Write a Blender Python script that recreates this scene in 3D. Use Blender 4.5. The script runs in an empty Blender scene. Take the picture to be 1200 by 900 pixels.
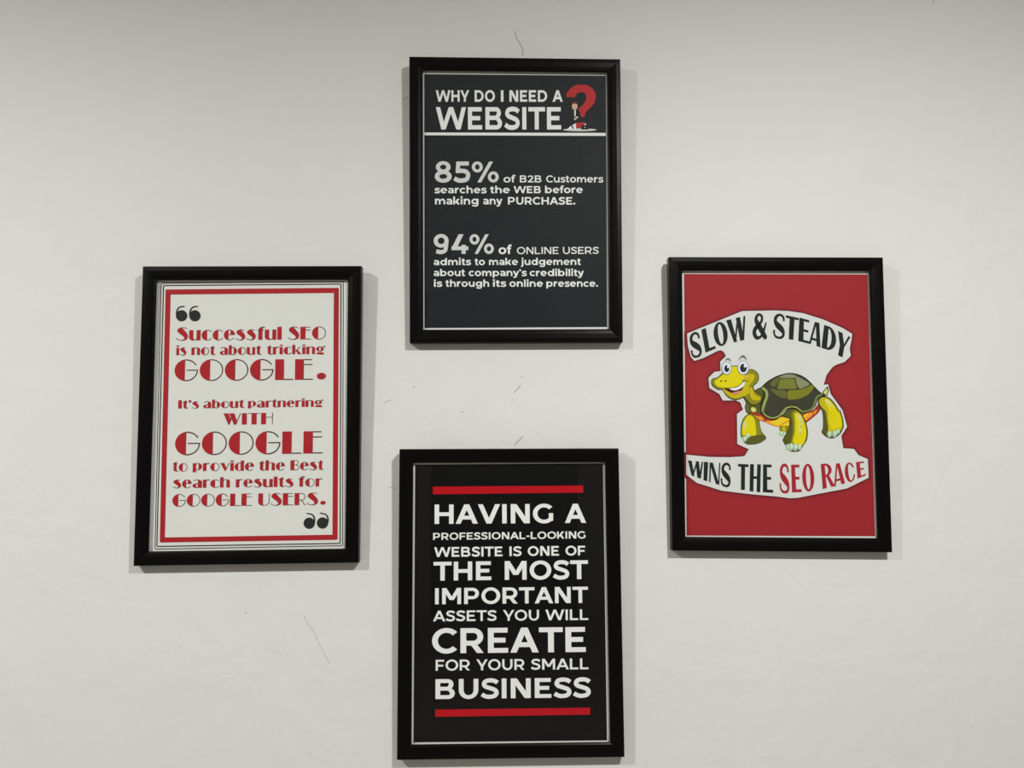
import bpy, math, random
import numpy as np
from mathutils import Vector, Matrix

random.seed(3)
SC = bpy.context.scene
COL = SC.collection
R = math.radians

# ------------------------------------------------------------------ camera
CAM_POS = Vector((0.0, -1.212, 1.50))
YAW, PITCH, ROLL = R(0.933), R(4.627), R(0.025)
FWD = Vector((math.sin(YAW) * math.cos(PITCH), math.cos(YAW) * math.cos(PITCH), math.sin(PITCH)))
RGT0 = Vector((math.cos(YAW), -math.sin(YAW), 0))
UP0 = RGT0.cross(FWD)
RGT = RGT0 * math.cos(ROLL) + UP0 * math.sin(ROLL)
UPV = -RGT0 * math.sin(ROLL) + UP0 * math.cos(ROLL)
cd = bpy.data.cameras.new('camera')
cd.sensor_width = 36.0
cd.lens = 27.0
cd.clip_start = 0.02
cam = bpy.data.objects.new('camera', cd)
COL.objects.link(cam)
cam.matrix_world = Matrix(((RGT.x, UPV.x, -FWD.x, CAM_POS.x), (RGT.y, UPV.y, -FWD.y, CAM_POS.y),
                           (RGT.z, UPV.z, -FWD.z, CAM_POS.z), (0, 0, 0, 1)))
SC.camera = cam

# ------------------------------------------------------------------ world, lights, exposure
SC.view_settings.view_transform = 'Standard'
SC.view_settings.look = 'None'
SC.view_settings.gamma = 1.0
SC.view_settings.use_curve_mapping = False
SC.view_settings.exposure = 0.0
w = bpy.data.worlds.new('world')
SC.world = w
w.use_nodes = True
w.node_tree.nodes['Background'].inputs[0].default_value = (0.5, 0.52, 0.55, 1)
w.node_tree.nodes['Background'].inputs[1].default_value = 0.2


def area(name, loc, rot, size, power, color):
    d = bpy.data.lights.new(name, 'AREA')
    d.shape = 'DISK'
    d.size = size
    d.energy = power
    d.color = color
    o = bpy.data.objects.new(name, d)
    COL.objects.link(o)
    o.location = loc
    o.rotation_euler = rot
    return o


LIGHT_A = (0.62, -1.30, 2.465)
LIGHT_B = (-1.36, -1.30, 2.465)
area('downlight_or_fill', LIGHT_A, (0, 0, 0), 0.07, 34.5, (1.0, 0.988, 0.962))
area('downlight_or_fill', LIGHT_B, (0, 0, 0), 0.07, 34.5, (1.0, 0.988, 0.962))
for lx, ly in ((-0.5, -2.9), (1.3, -2.9), (-1.6, -4.0), (1.0, -4.0)):  # four added fill lamps behind the camera, without fixtures
    area('downlight_or_fill', (lx, ly, 2.462), (0, 0, 0), 0.09, 1.2, (1.0, 0.985, 0.95))


# ------------------------------------------------------------------ helpers
def lin(c):
    c = c / 255.0
    return c / 12.92 if c <= 0.04045 else ((c + 0.055) / 1.055) ** 2.4


MATS = {}


def mat(name, rgb, rough=0.6, spec=0.3, gain=1.0, grain=0.0):
    if name in MATS:
        return MATS[name]
    m = bpy.data.materials.new(name)
    m.use_nodes = True
    nt = m.node_tree
    b = nt.nodes['Principled BSDF']
    c = [min(1.0, lin(v) * gain) for v in rgb] + [1]
    b.inputs['Base Color'].default_value = c
    b.inputs['Roughness'].default_value = rough
    b.inputs['Specular IOR Level'].default_value = spec
    if grain:
        tc = nt.nodes.new('ShaderNodeTexCoord')
        nz = nt.nodes.new('ShaderNodeTexNoise')
        nz.inputs['Scale'].default_value = 420
        nz.inputs['Detail'].default_value = 3
        mx = nt.nodes.new('ShaderNodeMix')
        mx.data_type = 'RGBA'
        mx.inputs[6].default_value = [v * (1 - grain) for v in c[:3]] + [1]
        mx.inputs[7].default_value = [min(1, v * (1 + grain)) for v in c[:3]] + [1]
        nt.links.new(tc.outputs['Object'], nz.inputs['Vector'])
        nt.links.new(nz.outputs['Fac'], mx.inputs[0])
        nt.links.new(mx.outputs[2], b.inputs['Base Color'])
    MATS[name] = m
    return m


PG = 1.12      # print gain: displayed colour -> paper albedo


def ink(name, rgb, grain=0.04):
    return mat('ink_' + name, rgb, 0.55, 0.15, PG, grain)


def mesh_obj(name, verts, faces, mats, parent=None, midx=None, smooth=False):
    me = bpy.data.meshes.new(name)
    me.from_pydata([tuple(v) for v in verts], [], faces)
    if not isinstance(mats, (list, tuple)):
        mats = [mats]
    for m in mats:
        me.materials.append(m)
    if midx:
        me.polygons.foreach_set('material_index', midx)
    if smooth:
        me.polygons.foreach_set('use_smooth', [True] * len(faces))
    me.update()
    o = bpy.data.objects.new(name, me)
    COL.objects.link(o)
    if parent:
        o.parent = parent
        o.matrix_parent_inverse = Matrix.Translation(-parent.matrix_world.translation) if parent.type == 'EMPTY' else Matrix.Identity(4)
    return o


def box(name, lo, hi, m, parent=None, kind=None):
    x0, y0, z0 = lo
    x1, y1, z1 = hi
    v = [(x0, y0, z0), (x1, y0, z0), (x1, y1, z0), (x0, y1, z0), (x0, y0, z1), (x1, y0, z1), (x1, y1, z1), (x0, y1, z1)]
    f = [(0, 3, 2, 1), (4, 5, 6, 7), (0, 1, 5, 4), (1, 2, 6, 5), (2, 3, 7, 6), (3, 0, 4, 7)]
    o = mesh_obj(name, v, f, m, parent)
    if kind:
        o['kind'] = kind
    return o


# ------------------------------------------------------------------ materials of the room
def wall_material():
    m = bpy.data.materials.new('painted_plaster')
    m.use_nodes = True
    nt = m.node_tree
    N = nt.nodes
    b = N['Principled BSDF']
    b.inputs['Roughness'].default_value = 0.55
    b.inputs['Specular IOR Level'].default_value = 0.25
    tc = N.new('ShaderNodeTexCoord')
    big = N.new('ShaderNodeTexNoise')
    big.inputs['Scale'].default_value = 3.0
    big.inputs['Detail'].default_value = 5
    ramp = N.new('ShaderNodeMix')
    ramp.data_type = 'RGBA'
    ramp.inputs[6].default_value = (0.712, 0.728, 0.705, 1)
    ramp.inputs[7].default_value = (0.757, 0.766, 0.742, 1)
    nt.links.new(tc.outputs['Object'], big.inputs['Vector'])
    nt.links.new(big.outputs['Fac'], ramp.inputs[0])
    nt.links.new(ramp.outputs[2], b.inputs['Base Color'])
    # trowel undulation + fine roller grain + a few gouges
    n1 = N.new('ShaderNodeTexNoise')
    n1.inputs['Scale'].default_value = 9
    n1.inputs['Detail'].default_value = 6
    n1.inputs['Distortion'].default_value = 0.6
    n2 = N.new('ShaderNodeTexNoise')
    n2.inputs['Scale'].default_value = 240
    n2.inputs['Detail'].default_value = 2
    mu = N.new('ShaderNodeMath')
    mu.operation = 'MULTIPLY_ADD'
    mu.inputs[1].default_value = 0.045
    nt.links.new(tc.outputs['Object'], n1.inputs['Vector'])
    nt.links.new(tc.outputs['Object'], n2.inputs['Vector'])
    nt.links.new(n2.outputs['Fac'], mu.inputs[0])
    nt.links.new(n1.outputs['Fac'], mu.inputs[2])
    bp = N.new('ShaderNodeBump')
    bp.inputs['Strength'].default_value = 0.5
    bp.inputs['Distance'].default_value = 0.006
    nt.links.new(mu.outputs[0], bp.inputs['Height'])
    nt.links.new(bp.outputs['Normal'], b.inputs['Normal'])
    return m


WALL = wall_material()
SIDE = mat('side_wall_paint', (176, 172, 164), 0.8, 0.2)
CEIL = mat('ceiling_paint', (235, 235, 230), 0.8, 0.2)
FLOOR = mat('floor_tile', (154, 151, 144), 0.4, 0.4, grain=0.15)
REFLM = mat('reflection_slab_dark', (46, 32, 24), 0.45, 0.4, grain=0.2)  # dark tone of the added slab that only shows mirrored in the glass

# ------------------------------------------------------------------ the room
X0, X1, Y0, Y1, ZC = -2.6, 2.6, -4.8, 0.0, 2.47
wall_back = box('wall_back', (X0, 0.0, 0.0), (X1, 0.12, ZC), WALL, kind='structure')
box('wall_left', (X0 - 0.12, Y0, 0.0), (X0, 0.12, ZC), SIDE, kind='structure')
box('wall_right', (X1, Y0, 0.0), (X1 + 0.12, 0.12, ZC), SIDE, kind='structure')
box('wall_front', (X0, Y0 - 0.12, 0.0), (X1, Y0, ZC), SIDE, kind='structure')
box('floor', (X0 - 0.12, Y0 - 0.12, -0.1), (X1 + 0.12, 0.12, 0.0), FLOOR, kind='structure')
box('ceiling', (X0 - 0.12, Y0 - 0.12, ZC), (X1 + 0.12, 0.12, ZC + 0.1), CEIL, kind='structure')
box('reflection_slab_1', (-0.52, Y0, 0.0), (0.60, Y0 + 0.045, 2.05), REFLM, kind='structure')  # added unseen dark slab, stands in for the camera operator's reflection in the glass


# ------------------------------------------------------------------ picking points on real planes
def ray(px, py):
    return (FWD * 900.0 + RGT * (px - 600.0) + UPV * (450.0 - py)).normalized()


def on_plane(px, py, p0, n):
    d = ray(px, py)
    return CAM_POS + d * ((p0 - CAM_POS).dot(n) / d.dot(n))


# ------------------------------------------------------------------ 2-D shape kit (y up)
def rect(x0, y0, x1, y1):
    return [[(x0, y0), (x1, y0), (x1, y1), (x0, y1)]]


def para(xa, ya, xb, yb, k):
    return [[(xa, ya), (xa + k, ya), (xb + k, yb), (xb, yb)]]


def arc(cx, cy, rx, ry, t, tv, a0=0, a1=360, n=None):
    n = n or max(6, int(abs(a1 - a0) / 9))
    out = []
    pr = None
    for i in range(n + 1):
        a = R(a0 + (a1 - a0) * i / n)
        c, s = math.cos(a), math.sin(a)
        cur = ((cx + rx * c, cy + ry * s), (cx + (rx - t) * c, cy + (ry - tv) * s))
        if pr:
            out.append([pr[0], cur[0], cur[1], pr[1]])
        pr = cur
    return out


def disc(cx, cy, rx, ry=None, n=24):
    ry = rx if ry is None else ry
    return [[(cx + rx * math.cos(2 * math.pi * i / n), cy + ry * math.sin(2 * math.pi * i / n)) for i in range(n)]]


def seg(cx, cy, rx, ry, xs, side=-1, n=18):
    """part of an ellipse on one side of the vertical x = xs"""
    q = max(-1.0, min(1.0, (xs - cx) / rx))
    a = math.acos(q)
    if side < 0:
        A = [a + (2 * math.pi - 2 * a) * i / n for i in range(n + 1)]
    else:
        A = [-a + 2 * a * i / n for i in range(n + 1)]
    return [[(cx + rx * math.cos(t), cy + ry * math.sin(t)) for t in A]]


def spl(pts, n=6, closed=False):
    P = list(pts)
    out = []
    m = len(P)
    rng = m if closed else m - 1
    for i in range(rng):
        if closed:
            p0, p1, p2, p3 = P[(i - 1) % m], P[i], P[(i + 1) % m], P[(i + 2) % m]
        else:
            p0, p1, p2, p3 = P[max(i - 1, 0)], P[i], P[i + 1], P[min(i + 2, m - 1)]
        for j in range(n):
            t = j / n
            out.append(tuple(0.5 * ((2 * p1[k]) + (-p0[k] + p2[k]) * t + (2 * p0[k] - 5 * p1[k] + 4 * p2[k] - p3[k]) * t * t
                                    + (-p0[k] + 3 * p1[k] - 3 * p2[k] + p3[k]) * t ** 3) for k in (0, 1)))
    if not closed:
        out.append(P[-1])
    return out


def rib(pts, w, smooth=True, n=6):
    """ribbon of width w (number or one per point)"""
    if isinstance(w, (int, float)):
        w = [w] * len(pts)
    if smooth:
        q = spl(pts, n)
        W = []
        for i in range(len(pts) - 1):
            for j in range(n):
                W.append(w[i] + (w[i + 1] - w[i]) * j / n)
        W.append(w[-1])
        pts, w = q, W
    L, Rr = [], []
    m = len(pts)
    for i in range(m):
        a = pts[max(i - 1, 0)]
        b = pts[min(i + 1, m - 1)]
        dx, dy = b[0] - a[0], b[1] - a[1]
        l = math.hypot(dx, dy) or 1
        nx, ny = -dy / l * w[i] / 2, dx / l * w[i] / 2
        L.append((pts[i][0] + nx, pts[i][1] + ny))
        Rr.append((pts[i][0] - nx, pts[i][1] - ny))
    return [[L[i], L[i + 1], Rr[i + 1], Rr[i]] for i in range(m - 1)]


S_PTS = [(.755, .79), (.62, .885), (.42, .915), (.21, .865), (.135, .72), (.21, .60), (.42, .52), (.64, .425), (.71, .28), (.62, .135), (.40, .085), (.21, .11), (.035, .215)]


# ------------------------------------------------------------------ geometric sans (posters in white on dark)
def sans(ch, T):
    H = .86 * T
    k = T * 1.10
    X = .76
    xo = X / 2
    sb = .10
    rb = .055
    g = None
    if ch == 'A':
        W = 1.10
        g = (0, W, para(0, 0, W / 2 - k / 2, 1, k) + para(W - k, 0, W / 2 - k / 2, 1, k) + rect(.20 * W, .22, .80 * W, .22 + H), .0)
    elif ch == 'V':
        W = 1.10
        g = (0, W, para(0, 1, W / 2 - k / 2, 0, k) + para(W - k, 1, W / 2 - k / 2, 0, k), 0)
    elif ch == 'W':
        W = 1.66
        q = k * .96
        g = (0, W, para(0, 1, .42 - q / 2, 0, q) + para(.83 - q / 2, 1, .42 - q / 2, 0, q) + para(.83 - q / 2, 1, 1.24 - q / 2, 0, q) + para(W - q, 1, 1.24 - q / 2, 0, q), .01)
    elif ch == 'Y':
        W = 1.02
        g = (0, W, para(0, 1, W / 2 - k / 2, .33, k) + para(W - k, 1, W / 2 - k / 2, .33, k) + rect(W / 2 - T / 2, 0, W / 2 + T / 2, .40), -.02)
    elif ch == 'M':
        W = 1.13
        g = (0, W, rect(0, 0, T, 1) + rect(W - T, 0, W, 1) + para(0, 1, W / 2 - k / 2, .26, k * 1.05) + para(W - k, 1, W / 2 - k / 2, .26, k * 1.05), sb)
    elif ch == 'N':
        W = .94
        g = (0, W, rect(0, 0, T, 1) + rect(W - T, 0, W, 1) + para(0, 1, W - k * 1.15, 0, k * 1.15), sb)
    elif ch == 'K':
        g = (0, .90, rect(0, 0, T, 1) + para(T * .5, .28, .60, 1, k * 1.2) + para(.30, .58, .90 - k * 1.15, 0, k * 1.15), sb * .6)
    elif ch == 'O':
        g = (0, 1.12, arc(.56, .5, .56, .515, T, H), rb)
    elif ch == 'C':
        g = (0, .98, arc(.555, .5, .555, .515, T, H, 42, 318), rb * .6)
    elif ch == 'G':
        g = (0, 1.02, arc(.555, .5, .555, .515, T, H, 42, 322) + rect(1.0 - T * .95, .12, 1.0, .52), rb)
    elif ch == 'D':
        g = (0, 1.0, rect(0, 0, T, 1) + rect(0, 1 - H, .46, 1) + rect(0, 0, .46, H) + arc(.46, .5, .54, .5, T, H, -90, 90), sb)
    elif ch == 'B':
        g = (0, .91, rect(0, 0, T, 1) + rect(0, 1 - H, .6, 1) + rect(0, 0, .62, H) + rect(0, .52 - H / 2, .6, .52 + H / 2)
             + arc(.58, .735, .27, .265, T, H * .95, -90, 90) + arc(.61, .28, .30, .28, T, H, -90, 90), sb)
    elif ch in 'PR':
        s = rect(0, 0, T, 1) + rect(0, 1 - H, .5, 1) + rect(0, .30, .5, .30 + H) + arc(.5, .65, .38, .35, T, H, -90, 90)
        if ch == 'R':
            s += para(.40, .32, .90 - k * 1.05, 0, k * 1.05)
        g = (0, .89, s, sb * .8)
    elif ch == 'E':
        g = (0, .77, rect(0, 0, T, 1) + rect(0, 1 - H, .76, 1) + rect(0, .505 - H / 2, .68, .505 + H / 2) + rect(0, 0, .78, H), sb * .9)
    elif ch == 'F':
        g = (0, .74, rect(0, 0, T, 1) + rect(0, 1 - H, .75, 1) + rect(0, .46 - H / 2, .68, .46 + H / 2), sb * .8)
    elif ch == 'L':
        g = (0, .72, rect(0, 0, T, 1) + rect(0, 0, .73, H), sb * .8)
    elif ch == 'T':
        g = (0, .92, rect(0, 1 - H, .92, 1) + rect(.46 - T / 2, 0, .46 + T / 2, 1), .01)
    elif ch == 'H':
        g = (0, .94, rect(0, 0, T, 1) + rect(.94 - T, 0, .94, 1) + rect(0, .5 - H / 2, .94, .5 + H / 2), sb)
    elif ch == 'I':
        g = (0, T, rect(0, 0, T, 1), sb)
    elif ch == 'U':
        g = (0, .92, rect(0, .43, T, 1) + rect(.92 - T, .43, .92, 1) + arc(.46, .44, .46, .455, T, H, 180, 360), sb * .9)
    elif ch == 'S':
        g = (0, .83, rib([(x * 1.02, y) for x, y in S_PTS], T * .93), .04)
    elif ch == '2':
        g = (0, .82, rib([(.08, .76), (.21, .88), (.40, .91), (.60, .84), (.65, .69), (.58, .54), (.15, .10)], T * .92) + rect(.03, 0, .82, H), .04)
    elif ch == '5':
        g = (0, .83, rect(.14, 1 - H, .76, 1) + para(.10, .46, .14, 1, T * .9) + rib([(.12, .54), (.38, .555), (.58, .53), (.70, .43), (.72, .31), (.63, .14), (.38, .085), (.2, .11), (.04, .20)], T * .92), .04)
    elif ch == '8':
        g = (0, .84, arc(.42, .735, .365, .28, T * .92, H * .85) + arc(.42, .285, .42, .30, T, H * .95), .05)
    elif ch == '9':
        g = (0, .86, arc(.41, .665, .41, .35, T, H * .95) + rib([(.82 - T / 2, .66), (.80 - T / 2, .42), (.62, .17), (.38, .085), (.14, .14)], T * .93), .05)
    elif ch == '4':
        g = (0, .98, para(.03, .24, .44, 1, k * 1.1) + rect(.05, .19, .97, .19 + H) + rect(.60, 0, .60 + T, .46), .02)
    elif ch == '%':
        g = (0, 1.33, arc(.27, .74, .27, .265, T * .70, T * .62) + arc(1.06, .26, .27, .265, T * .70, T * .62) + para(.27, 0, .86, 1, k * .78), .04)
    elif ch == '-':
        g = (0, .42, rect(0, .30, .42, .30 + H), .06)
    elif ch == '.':
        g = (0, T * 1.2, disc(T * .6, T * .58, T * .62), .04)
    elif ch == "'":
        g = (0, T * 1.1, disc(T * .55, .90, T * .6, n=14) + [[(T * .5, .93), (T * 1.12, .90), (T * .5, .66), (T * .1, .66)]], .04)
    elif ch == 'o':
        g = (0, .86, arc(.43, xo, .43, xo + .012, T, H), rb)
    elif ch == 'c':
        g = (0, .75, arc(.42, xo, .42, xo + .012, T, H, 42, 318), rb * .7)
    elif ch == 'e':
        g = (0, .84, arc(.42, xo, .42, xo + .012, T, H, 0, 318) + rect(T * .6, xo - .06, .84, xo + .065), rb)
    elif ch == 'a':
        g = (0, .74, rib([(.08, .60), (.24, .665), (.42, .66), (.58, .58), (.74 - T / 2, .40)], [H, H, H, T, T]) + rect(.74 - T, 0, .74, .44)
             + arc(.33, .215, .33, .225, T * .95, H * .78), .06)
    elif ch == 'b':
        g = (0, .88, rect(0, 0, T, 1.06) + arc(.46, xo, .42, xo + .012, T, H), sb * .8)
    elif ch == 'p':
        g = (0, .88, rect(0, -.27, T, X) + arc(.46, xo, .42, xo + .012, T, H), sb * .8)
    elif ch == 'd':
        g = (0, .88, rect(.88 - T, 0, .88, 1.06) + arc(.42, xo, .42, xo + .012, T, H), sb * .8)
    elif ch == 'g':
        g = (0, .88, rect(.88 - T, .05, .88, X) + arc(.42, xo + .02, .42, xo - .01, T, H) + rib([(.88 - T / 2, .10), (.85 - T / 2, -.06), (.66, -.17), (.42, -.195), (.10, -.12)], [T, T, H, H, H]), sb * .8)
    elif ch in 'hn':
        g = (0, .80, rect(0, 0, T, 1.06 if ch == 'h' else X) + arc(.42, .39, .38, .385, T, H, 0, 165) + rect(.80 - T, 0, .80, .40), sb * .8)
    elif ch == 'm':
        g = (0, 1.28, rect(0, 0, T, X) + arc(.37, .40, .33, .375, T, H, 0, 160) + rect(.70 - T, 0, .70, .41) + arc(.95, .40, .33, .375, T, H, 0, 160) + rect(1.28 - T, 0, 1.28, .41), sb * .8)
    elif ch == 'u':
        g = (0, .80, rect(0, .37, T, X) + arc(.39, .375, .39, .387, T, H, 180, 350) + rect(.80 - T, 0, .80, X), sb * .8)
    elif ch == 'r':
        g = (0, .50, rect(0, 0, T, X) + rib([(T * .5, .36), (T * .9, .56), (.34, .655), (.50, .675)], [T, T, H * 1.15, H * 1.15]), sb * .7)
    elif ch == 'i':
        g = (0, T, rect(0, 0, T, X) + disc(T / 2, .97, T * .62, n=14), sb * .8)
    elif ch == 'j':
        g = (-.06, T, rect(0, -.05, T, X) + disc(T / 2, .97, T * .62, n=14) + rib([(T / 2, 0), (T * .4, -.12), (T * .0, -.185), (-.13, -.17)], [T, T, H, H]), sb * .8)
    elif ch == 'l':
        g = (0, T, rect(0, 0, T, 1.06), sb * .8)
    elif ch == 'k':
        g = (0, .80, rect(0, 0, T, 1.06) + para(T * .5, .20, .52, X, k * 1.15) + para(.27, .43, .81 - k * 1.15, 0, k * 1.15), sb * .5)
    elif ch == 's':
        g = (0, .66, rib([(x * .84, y * X * .985) for x, y in S_PTS], T * .84), .04)
    elif ch == 't':
        g = (0, .52, rect(.12, .20, .12 + T, .95) + rect(0, X - H * .9, .48, X) + rib([(.12 + T / 2, .30), (.14 + T / 2, .12), (.35, .075), (.50, .11)], [T, T, H, H]), .03)
    elif ch == 'f':
        g = (0, .50, rect(.12, 0, .12 + T, .82) + rect(0, X - H * .9, .47, X) + rib([(.12 + T / 2, .74), (.15 + T / 2, .94), (.36, 1.0), (.53, .97)], [T, T, H, H]), .0)
    elif ch == 'y':
        g = (0, .84, para(0, X, .42 - k / 2, .02, k) + para(.84 - k, X, .42 - k * .55, -.06, k) + rib([(.46, .10), (.38, -.10), (.26, -.19), (.06, -.15)], [T, T, H, H]), -.01)
    lsb, wd, polys, s = g
    return s - lsb, wd, [(0, p) for p in polys], s


# ------------------------------------------------------------------ fat-face art-deco (left poster)
def deco(ch, T):
    h = T                    # hairline
    X = .80
    F = .34                  # fat stem
    f = .27                  # fat stem of the small letters
    t, q = [], []            # fat ink, hairline ink
    s = .04
    W = 0.9
    if ch == 'O':
        W = 1.06
        t = seg(.53, .5, .53, .52, .47)
        q = arc(.53, .5, .53, .52, h, h, 97, -97)
    elif ch == 'G':
        W = 1.06
        t = seg(.53, .5, .53, .52, .47)
        q = arc(.53, .5, .53, .52, h * 1.1, h * 1.1, 97, 30) + arc(.53, .5, .53, .52, h * 1.1, h * 1.1, 0, -97) + rect(.55, .48, 1.06, .48 + h)
    elif ch == 'L':
        W = .82
        t = rect(0, 0, .40, 1)
        q = rect(.4, 0, W, h)
    elif ch == 'E':
        W = .82
        t = rect(0, 0, .40, 1)
        q = rect(.4, 0, W, h) + rect(.4, 1 - h, W - .06, 1) + rect(.4, .72, W - .03, .72 + h)
    elif ch == 'S':
        W = .86
        t = [[(.06, .78), (.10, .90), (.22, .99), (.40, 1.0), (.80, .52), (.86, .36), (.84, .18), (.74, .05), (.58, 0), (.42, .02), (.60, .14), (.55, .28), (.16, .60), (.07, .70)]]
        q = rib([(.30, .985), (.50, 1.0), (.66, .97), (.78, .90)], h) + rib([(.60, .02), (.40, .0), (.16, .05), (.0, .18)], h)
    elif ch == 'I':
        W = .36
        t = rect(0, 0, .36, 1)
    elif ch == 'T':
        W = .90
        t = rect(.27, 0, .65, 1)
        q = rect(0, 1 - h, .90, 1)
    elif ch == 'H':
        W = .86
        t = rect(0, 0, .36, 1)
        q = rect(.36, .60, .86, .60 + h) + rect(.86 - h, 0, .86, 1)
    elif ch == 'W':
        W = 1.28
        t = para(0, 1, .36, 0, .36 - .12) + para(.44, 1, .80, 0, .24)
        t = [[(0, 1), (.36, 1), (.56, .42), (.44, 0), (.36, 0)], [(.40, 1), (.80, 1), (1.0, .30), (.92, 0), (.78, 0)]]
        q = para(1.22, 1, .88, 0, h * 1.3) + para(.60, .75, .40, 0, h * 1.3)
    elif ch == 'U':
        W = .86
        t = [[(0, 1), (.36, 1), (.36, .22), (.40, .05), (.46, -.01), (.34, -.01), (.18, .03), (.06, .13), (0, .28)]]
        q = rect(.86 - h, .36, .86, 1) + arc(.46, .36, .40, .375, h, h, -95, 0)
    elif ch == 'B':
        W = .80
        t = rect(0, 0, .36, 1)
        q = rect(.36, 1 - h, .52, 1) + rect(.36, .5, .55, .5 + h) + rect(.36, 0, .54, h) + arc(.52, .76, .22, .24, h, h, -90, 90) + arc(.54, .26, .26, .26, h, h, -90, 90)
    elif ch == 'R':
        W = .86
        t = rect(0, 0, .36, 1)
        q = rect(.36, 1 - h, .52, 1) + rect(.36, .40, .52, .40 + h) + arc(.52, .70, .30, .30, h, h, -90, 90) + rib([(.48, .40), (.62, .30), (.72, .10), (.88, .02)], h * 1.2)
    elif ch == 'o':
        W = .80
        t = seg(.40, X / 2, .40, X / 2 + .02, .36)
        q = arc(.40, X / 2, .40, X / 2 + .02, h, h, 96, -96)
    elif ch == 'c':
        W = .74
        t = seg(.42, X / 2, .42, X / 2 + .02, .40)
        q = arc(.42, X / 2, .40, X / 2 + .02, h, h, 92, 35) + arc(.42, X / 2, .40, X / 2 + .02, h, h, -92, -35)
    elif ch == 'e':
        W = .80
        t = seg(.41, X / 2, .41, X / 2 + .02, .34) + [[(.48, .44), (.80, .44), (.77, .62), (.66, .75), (.50, .81), (.48, .72)]]
        q = rect(.3, .40, .80, .40 + h) + arc(.41, X / 2, .40, X / 2 + .02, h, h, 100, 55) + arc(.41, X / 2, .40, X / 2 + .02, h, h, -100, -35)
    elif ch == 's':
        W = .70
        t = [[(.04, .60), (.08, .72), (.20, .80), (.36, .80), (.66, .42), (.70, .26), (.66, .11), (.56, .02), (.42, -.01), (.34, .02), (.46, .11), (.42, .22), (.12, .46), (.05, .53)]]
        q = rib([(.28, .79), (.44, .80), (.60, .73)], h) + rib([(.46, .0), (.28, .0), (.0, .12)], h)
    elif ch == 'u':
        W = .84
        t = [[(0, X), (f + .04, X), (f + .04, .18), (.40, .03), (.34, -.01), (.18, 0), (.05, .08), (0, .2)]] + rect(W - f - .02, 0, W, X)
        q = rib([(.34, .01), (.48, .03), (.58, .14)], h)
    elif ch == 'n':
        W = .84
        t = rect(0, 0, f + .03, X) + [[(W - f - .02, 0), (W, 0), (W, .60), (W - .06, .74), (W - .16, .80), (W - .30, .80), (W - f - .02, .70)]]
        q = rib([(.28, .66), (.40, .77), (.58, .79)], h)
    elif ch == 'h':
        W = .84
        t = rect(0, 0, f + .03, 1.02) + [[(W - f - .02, 0), (W, 0), (W, .60), (W - .06, .74), (W - .16, .80), (W - .30, .80), (W - f - .02, .70)]]
        q = rib([(.28, .66), (.40, .77), (.58, .79)], h)
    elif ch == 'i':
        W = .30
        t = rect(0, 0, .30, X) + rect(0, .90, .30, 1.04)
    elif ch == 'l':
        W = .32
        t = rect(0, 0, .32, 1.02)
    elif ch == 't':
        W = .50
        t = [[(.10, .76), (.22, .92), (.38, 1.0), (.38, .14), (.44, .02), (.30, -.01), (.14, .05), (.10, .16)]] + [[(.0, .74), (.12, .84), (.12, .74)]]
        q = rect(0, X - h - .02, .50, X - .02) + rib([(.34, .02), (.44, .0), (.54, .10)], h)
    elif ch == 'f':
        W = .50
        t = [[(.10, 0), (.40, 0), (.40, .80), (.44, .96), (.34, 1.0), (.18, .95), (.10, .80)]]
        q = rect(0, X - h - .02, .50, X - .02) + rib([(.30, .97), (.44, 1.01), (.58, .93)], h * 1.3)
    elif ch == 'a':
        W = .80
        t = [[(.46, 0), (.80, 0), (.80, .58), (.72, .73), (.56, .80), (.42, .80), (.46, .70)]] + [[(0, .22), (.04, .10), (.16, .01), (.32, .0), (.40, .06), (.30, .14), (.30, .30), (.36, .40), (.22, .42), (.06, .36)]]
        q = rib([(.08, .66), (.22, .77), (.46, .79)], h) + rib([(.26, .41), (.46, .42)], h, False) + rib([(.28, .01), (.40, .04), (.48, .12)], h)
    elif ch in 'bp':
        W = .82
        if ch == 'b':
            t = rect(0, 0, f + .02, 1.02) + seg(.42, X / 2, .40, X / 2 + .02, .50, 1)
            q = rib([(.28, .66), (.38, .78), (.52, .81)], h) + rib([(.28, .10), (.38, .0), (.52, -.02)], h)
        else:
            t = rect(0, -.10, f + .02, X) + seg(.42, .46, .40, .35, .50, 1)
            q = rib([(.28, .66), (.38, .78), (.52, .81)], h) + rib([(.28, .20), (.38, .12), (.52, .11)], h)
    elif ch in 'dg':
        W = .82
        if ch == 'd':
            t = rect(W - f - .02, 0, W, 1.02) + seg(.40, X / 2, .40, X / 2 + .02, .32, -1)
            q = rib([(.54, .66), (.44, .78), (.30, .81)], h) + rib([(.54, .10), (.44, .0), (.30, -.02)], h)
        else:
            t = seg(.38, .54, .36, .27, .30, -1) + seg(.38, .54, .36, .27, .46, 1) + [[(.02, .02), (.10, .14), (.30, .20), (.66, .18), (.80, .06), (.70, -.06), (.20, -.04)]]
            q = arc(.38, .54, .34, .27, h, h, 60, 130) + arc(.38, .54, .34, .27, h, h, -60, -130) + rib([(.68, .72), (.80, .84), (.86, .74)], h * 1.6)
    elif ch == 'r':
        W = .56
        t = rect(0, 0, f + .03, X)
        q = rib([(.28, .62), (.38, .76), (.56, .76)], [h, h * 1.4, h * 2])
    elif ch == 'k':
        W = .88
        t = rect(0, 0, f + .02, 1.02) + [[(.32, .44), (.48, .52), (.88, 0), (.56, 0)]]
        q = para(.28, .34, .70, X, h * 1.4)
    elif ch == 'v':
        W = .80
        t = [[(0, X), (.34, X), (.56, .22), (.46, 0), (.40, 0)]]
        q = para(.74, X, .42, 0, h * 1.2)
    elif ch == "'":
        W = .28
        t = disc(.14, .90, .13, .12, 14)
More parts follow.
